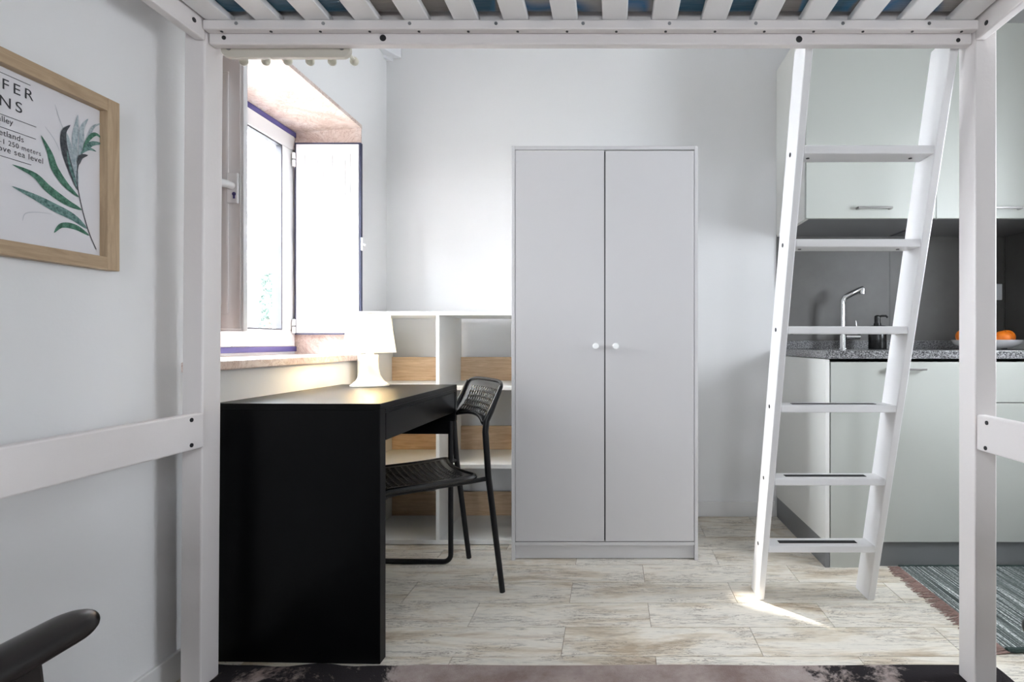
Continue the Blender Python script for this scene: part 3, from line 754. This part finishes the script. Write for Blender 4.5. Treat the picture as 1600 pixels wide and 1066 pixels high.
# backsplash: large tiles
bs = thing('backsplash', 'anthracite stone-effect backsplash between worktop and wall cabinets', 'backsplash', (1.5, YB, 0.935))
x = KX
for w_ in (0.60, 0.6095):
    obj('tile', B().box(x + 0.0005, x + w_ - 0.0005, YC - 0.008, YC, 0.9353, 1.4995), 'splash', bs, bevel=0.0006)
    x += w_
obj('tile', B().box(XR - 0.010, XR - 0.002, KYF + 0.05, 2.40, 0.9353, 1.4995), 'splash', bs)
obj('tile', B().box(XR - 0.010, XR - 0.002, 2.401, YC - 0.009, 0.9353, 1.4995), 'splash', bs)
UYF = 2.399
for i, (a, b, hx, lab) in enumerate(((KX, 1.468, 1.182, 'pale grey-green wall cabinet above the sink, behind the ladder'), (1.4685, XR - 0.002, 1.765, 'pale grey-green wall cabinet in the top right corner beside the post'))):
    u = thing('wall_cabinet', lab, 'cabinet', ((a + b) / 2, 2.6, 1.485))
    obj('carcass', B().box(a, b, UYF + 0.019, YC, 1.4995, 2.372), 'kitchen_side', u, bevel=0.001)
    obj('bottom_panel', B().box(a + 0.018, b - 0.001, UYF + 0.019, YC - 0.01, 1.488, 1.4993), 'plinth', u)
    if i == 0: obj('side_panel', B().box(a, a + 0.0178, UYF + 0.019, YC - 0.01, 1.487, 1.4993), 'kitchen_side', u)
    dd = obj('door', B().box(a + 0.001, b - 0.001, UYF, UYF + 0.018, 1.487, 2.370), 'kitchen', u, bevel=0.0012)
    bar_handle(hx, 1.530, UYF, dd)

# tap
fx, fy, fz = at(1317, 545, 2.70)[0], 2.70, 0.893
tp = thing('kitchen_tap', 'tall chrome kitchen tap with angled spout behind the ladder', 'tap', (fx, fy, fz))
obj('body', B().cyl((fx, fy, fz), (fx, fy, fz + 0.005), 0.024).cyl((fx, fy, fz + 0.005), (fx, fy, fz + 0.07), 0.018).cyl((fx, fy, fz + 0.07), (fx, fy, fz + 0.225), 0.0125), 'chrome', tp, smooth=True)
obj('spout', B().tube([(fx, fy, fz + 0.225), (fx + 0.001, fy, fz + 0.245), (fx + 0.010, fy - 0.003, fz + 0.262), (fx + 0.024, fy - 0.01, fz + 0.272), (fx + 0.075, fy - 0.03, fz + 0.300), (fx + 0.088, fy - 0.035, fz + 0.304)], [0.0125, 0.0135, 0.0145, 0.015, 0.0135, 0.012], 14), 'chrome', tp, smooth=True)
obj('spray_nozzle', B().cyl((fx + 0.083, fy - 0.034, fz + 0.302), (fx + 0.083, fy - 0.034, fz + 0.276), 0.014, 0.012), 'chrome', tp, smooth=True)
lv = obj('cartridge', B().cyl((fx + 0.012, fy, fz + 0.062), (fx + 0.085, fy, fz + 0.062), 0.013), 'chrome', tp, smooth=True)
obj('lever', B().cyl((fx + 0.072, fy, fz + 0.072), (fx + 0.066, fy, fz + 0.145), 0.0035, 0.0025), 'chrome', lv, smooth=True)
# soap dispenser
sx_, sy_ = at(1371, 545, 2.66)[0], 2.66
sd = thing('soap_dispenser', 'black pump soap dispenser standing beside the kitchen tap', 'dispenser', (sx_, sy_, fz))
obj('bottle', B().lathe([(0.040, 0), (0.042, 0.004), (0.042, 0.108), (0.038, 0.116), (0.018, 0.120), (0.016, 0.13), (0, 0.13)], (sx_, sy_, fz)), 'blackglass', sd, smooth=True)
obj('pump', B().cyl((sx_, sy_, fz + 0.13), (sx_, sy_, fz + 0.160), 0.014).tube([(sx_, sy_, fz + 0.158), (sx_ + 0.02, sy_, fz + 0.166), (sx_ + 0.04, sy_ - 0.005, fz + 0.166), (sx_ + 0.048, sy_ - 0.006, fz + 0.158)], 0.005, 10).ball((sx_, sy_, fz + 0.162), 0.014, (1, 1, 0.6)), 'blackglass', sd, smooth=True)
# fruit bowl
bx_, by_ = at(1541, 540, 2.52)[0], 2.52
bw = obj('fruit_bowl', B().lathe([(0.055, 0), (0.060, 0.004), (0.10, 0.009), (0.130, 0.024), (0.142, 0.044), (0.139, 0.045), (0.126, 0.027), (0.095, 0.014), (0.055, 0.009), (0, 0.008)], (bx_, by_, fz + 0.0005)), 'ceramic', smooth=True)
tag(bw, 'wide white ceramic bowl holding oranges on the granite worktop', 'bowl')
orr = None
for i, (dx, dy, dz, lb_) in enumerate(((0.096, 0.0, 0.052, 'rightmost orange in the white bowl, beside the right bed post'), (0.035, -0.06, 0.047, 'nearer orange in the white bowl, mostly behind the bed post'), (0.035, 0.055, 0.047, 'orange at the back of the bowl, just peeking past the post'), (0.050, -0.005, 0.101, 'orange on top of the pile in the white bowl'), (-0.105, 0.0, 0.055, 'leftmost orange in the bowl, left of the bed post'), (-0.030, 0.0, 0.046, 'orange in the bowl hidden behind the bed post'))):
    r_ = 0.036 if i != 3 else 0.034
    if dz > 0.09: continue
    if orr is None:
        b_ = B().ball((0, 0, 0), 0.0365, (1, 1, 0.93), 24); orr = obj('orange', b_, 'orange', smooth=True); o_ = orr
        b3 = B().cyl((0, 0, 0.033), (0, 0, 0.036), 0.003, seg=8); stt = obj('stem_end', b3, 'hedge', orr)
    else:
        o_ = orr.copy(); COL.objects.link(o_)
        c3 = stt.copy(); COL.objects.link(c3); c3.parent = o_
    o_.location = (bx_ + dx, by_ + dy, fz + dz + 0.006); o_.rotation_euler = (random.uniform(-0.5, 0.5), random.uniform(-0.5, 0.5), i)
    tag(o_, lb_, 'orange', 'oranges in the bowl')
# socket
sx0, sz0 = at(1552, 456.5, YC - 0.008)[0], at(1552, 456.5, YC - 0.008)[2]
sk = thing('wall_socket', 'square white wall socket on the anthracite backsplash above the fruit bowl', 'socket', (sx0, YC - 0.008, sz0))
obj('plate', B().box(sx0 - 0.043, sx0 + 0.043, YC - 0.016, YC - 0.0085, sz0 - 0.043, sz0 + 0.043), 'socket', sk, bevel=0.003)
obj('insert', B().cyl((sx0, YC - 0.0162, sz0), (sx0, YC - 0.0175, sz0), 0.024), 'socket', sk)
# little white box in the far upper left corner
cbx = thing('corner_sensor', 'small white alarm box high in the corner under the bed beam', 'sensor', (XL + 0.06, YB - 0.06, 2.40))
b_ = B(); r2 = 0.0
poly = [(XL + 0.001, 2.712), (XL + 0.010, 2.712), (XL + 0.080, YB - 0.010), (XL + 0.080, YB - 0.001), (XL + 0.001, YB - 0.001)]
obj('housing', B().prism(poly, 2.440, 2.52, 'z'), 'pvc', cbx, bevel=0.003)
obj('bracket', B().prism([(XL + 0.001, 2.79), (XL + 0.035, YB - 0.001), (XL + 0.001, YB - 0.001)], 2.425, 2.4398, 'z'), 'pvc', cbx)

# ------------------------------------------------------------------ rugs
b_ = B(); top = []
n = 60
pts = []
for i in range(n + 1):
    x = -1.135 + (1.09 + 1.135) * i / n
    y = 1.512 + (0.006 * math.sin(x * 21) + 0.004 * math.sin(x * 37 + 1) if x < -0.55 else 0.002 * math.sin(x * 9))
    if i == n: y -= 0.008
    pts.append((x, y))
pts = [(-1.135, -0.9)] + [(1.088, -0.9)][:0] + pts + [(1.092, 1.48), (1.088, -0.9)]
rg = obj('area_rug', B().prism(pts, 0.0004, 0.009, 'z'), 'rug', bevel=0.002)
tag(rg, 'faded rose and black patterned area rug along the bottom under the bed', 'rug')
rn = thing('kitchen_runner', 'grey-green woven runner with brown fringe in front of the kitchen units', 'rug', (1.6, 1.88, 0))
KR0, KR1, KRX = 1.575, 2.186, 1.180
obj('woven_field', B().box(KRX, XR - 0.03, KR0 + 0.018, KR1 - 0.008, 0.0004, 0.009), 'runner', rn, bevel=0.003)
b_ = B(); xs_ = [KRX + 0.012 * k for k in range(75)]
b_.tube([(x, KR0 + 0.010 + 0.0015 * math.sin(i * 1.9), 0.0085) for i, x in enumerate(xs_)], 0.008, 8)
b_.tube([(x, KR1 - 0.006 + 0.0015 * math.sin(i * 1.9), 0.007) for i, x in enumerate(xs_)], 0.0065, 8)
obj('hem', b_, 'hem', rn, smooth=True)
b_ = B()
for i in range(190):
    y = KR0 + 0.005 + (KR1 - KR0 - 0.01) * i / 189 + random.uniform(-.002, .002); L_ = random.uniform(0.035, 0.062); dy = random.uniform(-0.022, 0.012)
    b_.tube([(KRX + 0.004, y, 0.006), (KRX - L_ * 0.5, y + dy * 0.4, 0.0035), (KRX - L_, y + dy, 0.0022)], [0.0022, 0.0018, 0.001], 5)
fr = obj('fringe', b_, 'fringe', rn); fr['kind'] = 'stuff'

# ------------------------------------------------------------------ framed print on the left wall
pc = thing('framed_print', 'oak framed botanical print with watercolour leaves on the left wall', 'picture', (XL, 1.0, 1.3))
XP = XL + 0.005
XF = XL + 0.024
fy1_, fz0_, fz1_ = 1.269, 1.096, 1.497; fy0_ = 0.77; fw = 0.030
obj('frame', B().box(XL + 0.001, XF, fy1_ - fw, fy1_, fz0_, fz1_), 'frameoak_v', pc, bevel=0.001)
obj('frame', B().box(XL + 0.001, XF, fy0_, fy0_ + fw, fz0_, fz1_), 'frameoak_v', pc, bevel=0.001)
obj('frame', B().box(XL + 0.001, XF, fy0_ + fw, fy1_ - fw, fz0_, fz0_ + fw), 'frameoak_h', pc, bevel=0.001)
obj('frame', B().box(XL + 0.001, XF, fy0_ + fw, fy1_ - fw, fz1_ - fw, fz1_), 'frameoak_h', pc, bevel=0.001)
pr = obj('print', B().box(XL + 0.001, XP, fy0_ + fw, fy1_ - fw, fz0_ + fw, fz1_ - fw), 'paper', pc)
def pic(px, py): Y = XP * F / (px - CX); return Y, CH + (CY - py) * Y / F
def R7(u, v): return pic(u / 2.805, 60 + v / 2.805)
def Z1(u, v): return pic(u / 5.61, 100 + v / 5.61)
lay = [0.0004]
def leaf(pts, wd_, m, name='leaf'):
    P = [Vector(R7(*p)) for p in pts]; b_ = B(); wd_ = wd_ / 2.805 / 720
    # resample with a Catmull-Rom curve
    Q = []
    for i in range(len(P) - 1):
        a = P[max(i - 1, 0)]; b = P[i]; c = P[i + 1]; d = P[min(i + 2, len(P) - 1)]
        for t in [j / 6 for j in range(6)]:
            Q.append(0.5 * ((2 * b) + (-a + c) * t + (2 * a - 5 * b + 4 * c - d) * t * t + (-a + 3 * b - 3 * c + d) * t ** 3))
    Q.append(P[-1]); n = len(Q); L, R = [], []
    x = XP + lay[0]; lay[0] += 0.00006
    for i, q_ in enumerate(Q):
        t = i / (n - 1); d = (Q[min(i + 1, n - 1)] - Q[max(i - 1, 0)]).normalized(); nn = Vector((-d.y, d.x))
        w_ = wd_ * 0.5 * (math.sin(PI * min(1, t * 1.0) ** 0.85) ** 0.9 if name == 'leaf' else 1.0) + 0.0002
        L.append(b_.bm.verts.new((x, q_.x + nn.x * w_, q_.y + nn.y * w_))); R.append(b_.bm.verts.new((x, q_.x - nn.x * w_, q_.y - nn.y * w_)))
    for i in range(n - 1): b_.bm.faces.new((L[i], L[i + 1], R[i + 1], R[i]))
    return obj(name, b_, m, pr)
leaf([(240, 290), (255, 340), (275, 395), (285, 430)], 3, 'leaf_faint')
leaf([(195, 385), (235, 440), (262, 495)], 3, 'leaf_faint')
leaf([(98, 800), (110, 768), (160, 762), (230, 770)], 3, 'leaf_faint')
leaf([(340, 650), (322, 560), (300, 470), (290, 412)], 34, 'leaf_pale')
leaf([(338, 545), (326, 460), (332, 400), (340, 335)], 26, 'leaf_pale')
leaf([(345, 525), (355, 450), (358, 395), (385, 352)], 24, 'leaf_pale')
leaf([(385, 470), (390, 425), (412, 385), (448, 373)], 12, 'leaf_pale')
leaf([(420, 925), (392, 860), (367, 780), (346, 690), (336, 620), (340, 560), (360, 500), (385, 450)], 3.5, 'leaf_dark', 'stem')
leaf([(390, 865), (330, 828), (270, 820), (235, 852)], 24, 'leaf_green')
leaf([(380, 835), (320, 785), (230, 738), (150, 695), (50, 648)], 36, 'leaf_teal')
leaf([(357, 752), (290, 718), (210, 660), (150, 600), (52, 553)], 34, 'leaf_green')
leaf([(344, 697), (285, 640), (238, 570), (215, 500), (178, 425)], 32, 'leaf_green')
leaf([(338, 665), (305, 570), (280, 480), (278, 412), (306, 380)], 30, 'leaf_dark')
leaf([(336, 660), (318, 600), (300, 545), (292, 490)], 12, 'leaf_teal')
leaf([(360, 490), (388, 438), (418, 420), (446, 442)], 17, 'leaf_green')
leaf([(360, 498), (400, 462), (447, 462)], 20, 'leaf_teal')
leaf([(350, 505), (385, 484), (420, 496)], 13, 'leaf_teal')
leaf([(340, 555), (352, 520), (383, 512)], 18, 'leaf_dark')
# lettering
def text(s, right, cap, spacing=1.0, name='lettering', squash=1.0):
    cu = bpy.data.curves.new('t', 'FONT'); cu.body = s; cu.size = 1; cu.space_character = spacing; cu.align_x = 'RIGHT'
    cu.resolution_u = 4
    to = bpy.data.objects.new('t', cu); COL.objects.link(to)
    dg = bpy.context.evaluated_depsgraph_get(); me = bpy.data.meshes.new_from_object(to.evaluated_get(dg))
    bpy.data.objects.remove(to)
    xm_ = max(v.co.x for v in me.vertices)
    sc = cap / 0.70
    y, z = right
    for v in me.vertices: v.co = Vector((XP + 0.0006, y + (v.co.x - xm_) * sc * squash, z + v.co.y * sc))
    me.name = name; me.materials.clear(); me.materials.append(M['ink'])
    o = bpy.data.objects.new(name, me); COL.objects.link(o); attach(o, pr); return o
CAP = 0.0212
text('FER', Z1(292, 329), CAP, 1.35)
text('NS', Z1(192, 436), CAP, 1.35)
text('valley', Z1(112, 540), 0.0118, 1.05, squash=0.85)
text('wetlands', Z1(205, 690), 0.0118, 1.05, squash=0.88)
text('0-1 250 meters', Z1(356, 808), 0.0100, 1.1, squash=0.84)
text('above sea level', Z1(375, 876), 0.0118, 1.08, squash=0.88)
for (a, b) in (((-60, 46), (265, 188)), ((-60, 409), (315, 554)), ((-60, 523), (313, 660)), ((-60, 787), (272, 886))):
    y1_, z1_ = Z1(*b); 
    obj('rule_line', B().box(XP + 0.0003, XP + 0.0006, 0.95, y1_, z1_ - 0.0006, z1_ + 0.0006), 'ink', pr)

# ------------------------------------------------------------------ two dark armchairs, only arm tips in view
def armchair(xr, yt, side, label):
    """arm nearest the middle of the room runs along Y at x = xr and ends in a rounded tip at y = yt"""
    W = 0.40; xo = xr + side * W; ZA = 0.600
    t = thing('armchair', label, 'chair', ((xr + xo) / 2, yt - 0.25, 0.009))
    def arm(x):
        b_ = B(); n = 34; rings = []
        for i in range(n):
            s = i / (n - 1); d = 0.44 * (1 - s) ** 2.6
            y = yt - d
            e = max(0, 1 - (0.036 - min(0.036, d)) ** 2 / 0.036 ** 2) ** 0.5
            wd2 = (0.026 + 0.010 * min(1, d / 0.25)) * max(e, 0.03); th = 0.016 * max(e, 0.03) + 0.002
            z = ZA - 0.018 - 0.03 * (d / 0.44) ** 1.5 * 0 - 0.010 * (d / 0.44)
            rings.append([b_.bm.verts.new((x + wd2 * math.cos(2 * PI * k / 20), y, z + th * math.sin(2 * PI * k / 20))) for k in range(20)])
        for a, b in zip(rings, rings[1:]):
            for k in range(20): b_.bm.faces.new((a[k], a[(k + 1) % 20], b[(k + 1) % 20], b[k]))
        b_.bm.faces.new(rings[0]); b_.bm.faces.new(rings[-1][::-1])
        return obj('armrest', b_, 'armchair', t, smooth=True)
    arm(xr); arm(xo)
    for x in (xr, xo):
        s = 1 if x == xr else -1
        def strut(p, q, a, b_):
            (y0, z0_), (y1, z1_) = p, q
            return B().hexa([(x - 0.016, y0 - a, z0_), (x + 0.016, y0 - a, z0_), (x + 0.016, y0 + a, z0_), (x - 0.016, y0 + a, z0_),
                             (x - 0.016, y1 - b_, z1_), (x + 0.016, y1 - b_, z1_), (x + 0.016, y1 + b_, z1_), (x - 0.016, y1 + b_, z1_)])
        obj('leg', strut((yt - 0.03, 0.0095), (yt - 0.106, ZA - 0.025), 0.014, 0.032), 'armchair', t, bevel=0.005)
        obj('leg', strut((yt - 0.47, 0.0095), (yt - 0.40, ZA - 0.035), 0.014, 0.022), 'armchair', t, bevel=0.005)
    a, b = min(xr, xo) + 0.014, max(xr, xo) - 0.014
    obj('seat', B().box(a, b, yt - 0.45, yt - 0.05, 0.42, 0.445), 'armchair', t, bevel=0.01, seg=3)
    b_ = B(); n = 14
    for i in range(n):
        pass
    P = []
    for i in range(n + 1):
        s = i / n; P.append(((a + b) / 2 + (s - 0.5) * (b - a + 0.028), yt - 0.44 - 0.06 * math.sin(PI * s)))
    rings = []
    for z, dy in ((0.56, 0.0), (0.66, -0.02), (0.78, -0.05)):
        rings.append(([b_.bm.verts.new((x, y + dy, z)) for x, y in P], [b_.bm.verts.new((x, y + dy - 0.014, z)) for x, y in P]))
    for (f0, k0), (f1, k1) in zip(rings, rings[1:]):
        for i in range(n): b_.bm.faces.new((f0[i], f0[i + 1], f1[i + 1], f1[i])); b_.bm.faces.new((k0[i + 1], k0[i], k1[i], k1[i + 1]))
        b_.bm.faces.new((f0[0], f1[0], k1[0], k0[0])); b_.bm.faces.new((f0[-1], k0[-1], k1[-1], f1[-1]))
    for f0, k0 in (rings[0], rings[-1]):
        for i in range(n): b_.bm.faces.new((f0[i], k0[i], k0[i + 1], f0[i + 1]))
    obj('backrest', b_, 'armchair', t, smooth=True)
    return t
armchair(-0.655, 0.672, -1, 'dark plastic armchair at bottom left, rounded armrest tip showing')
armchair(0.520, 0.660, 1, 'dark armchair at the right edge over the green runner, armrest tip showing')
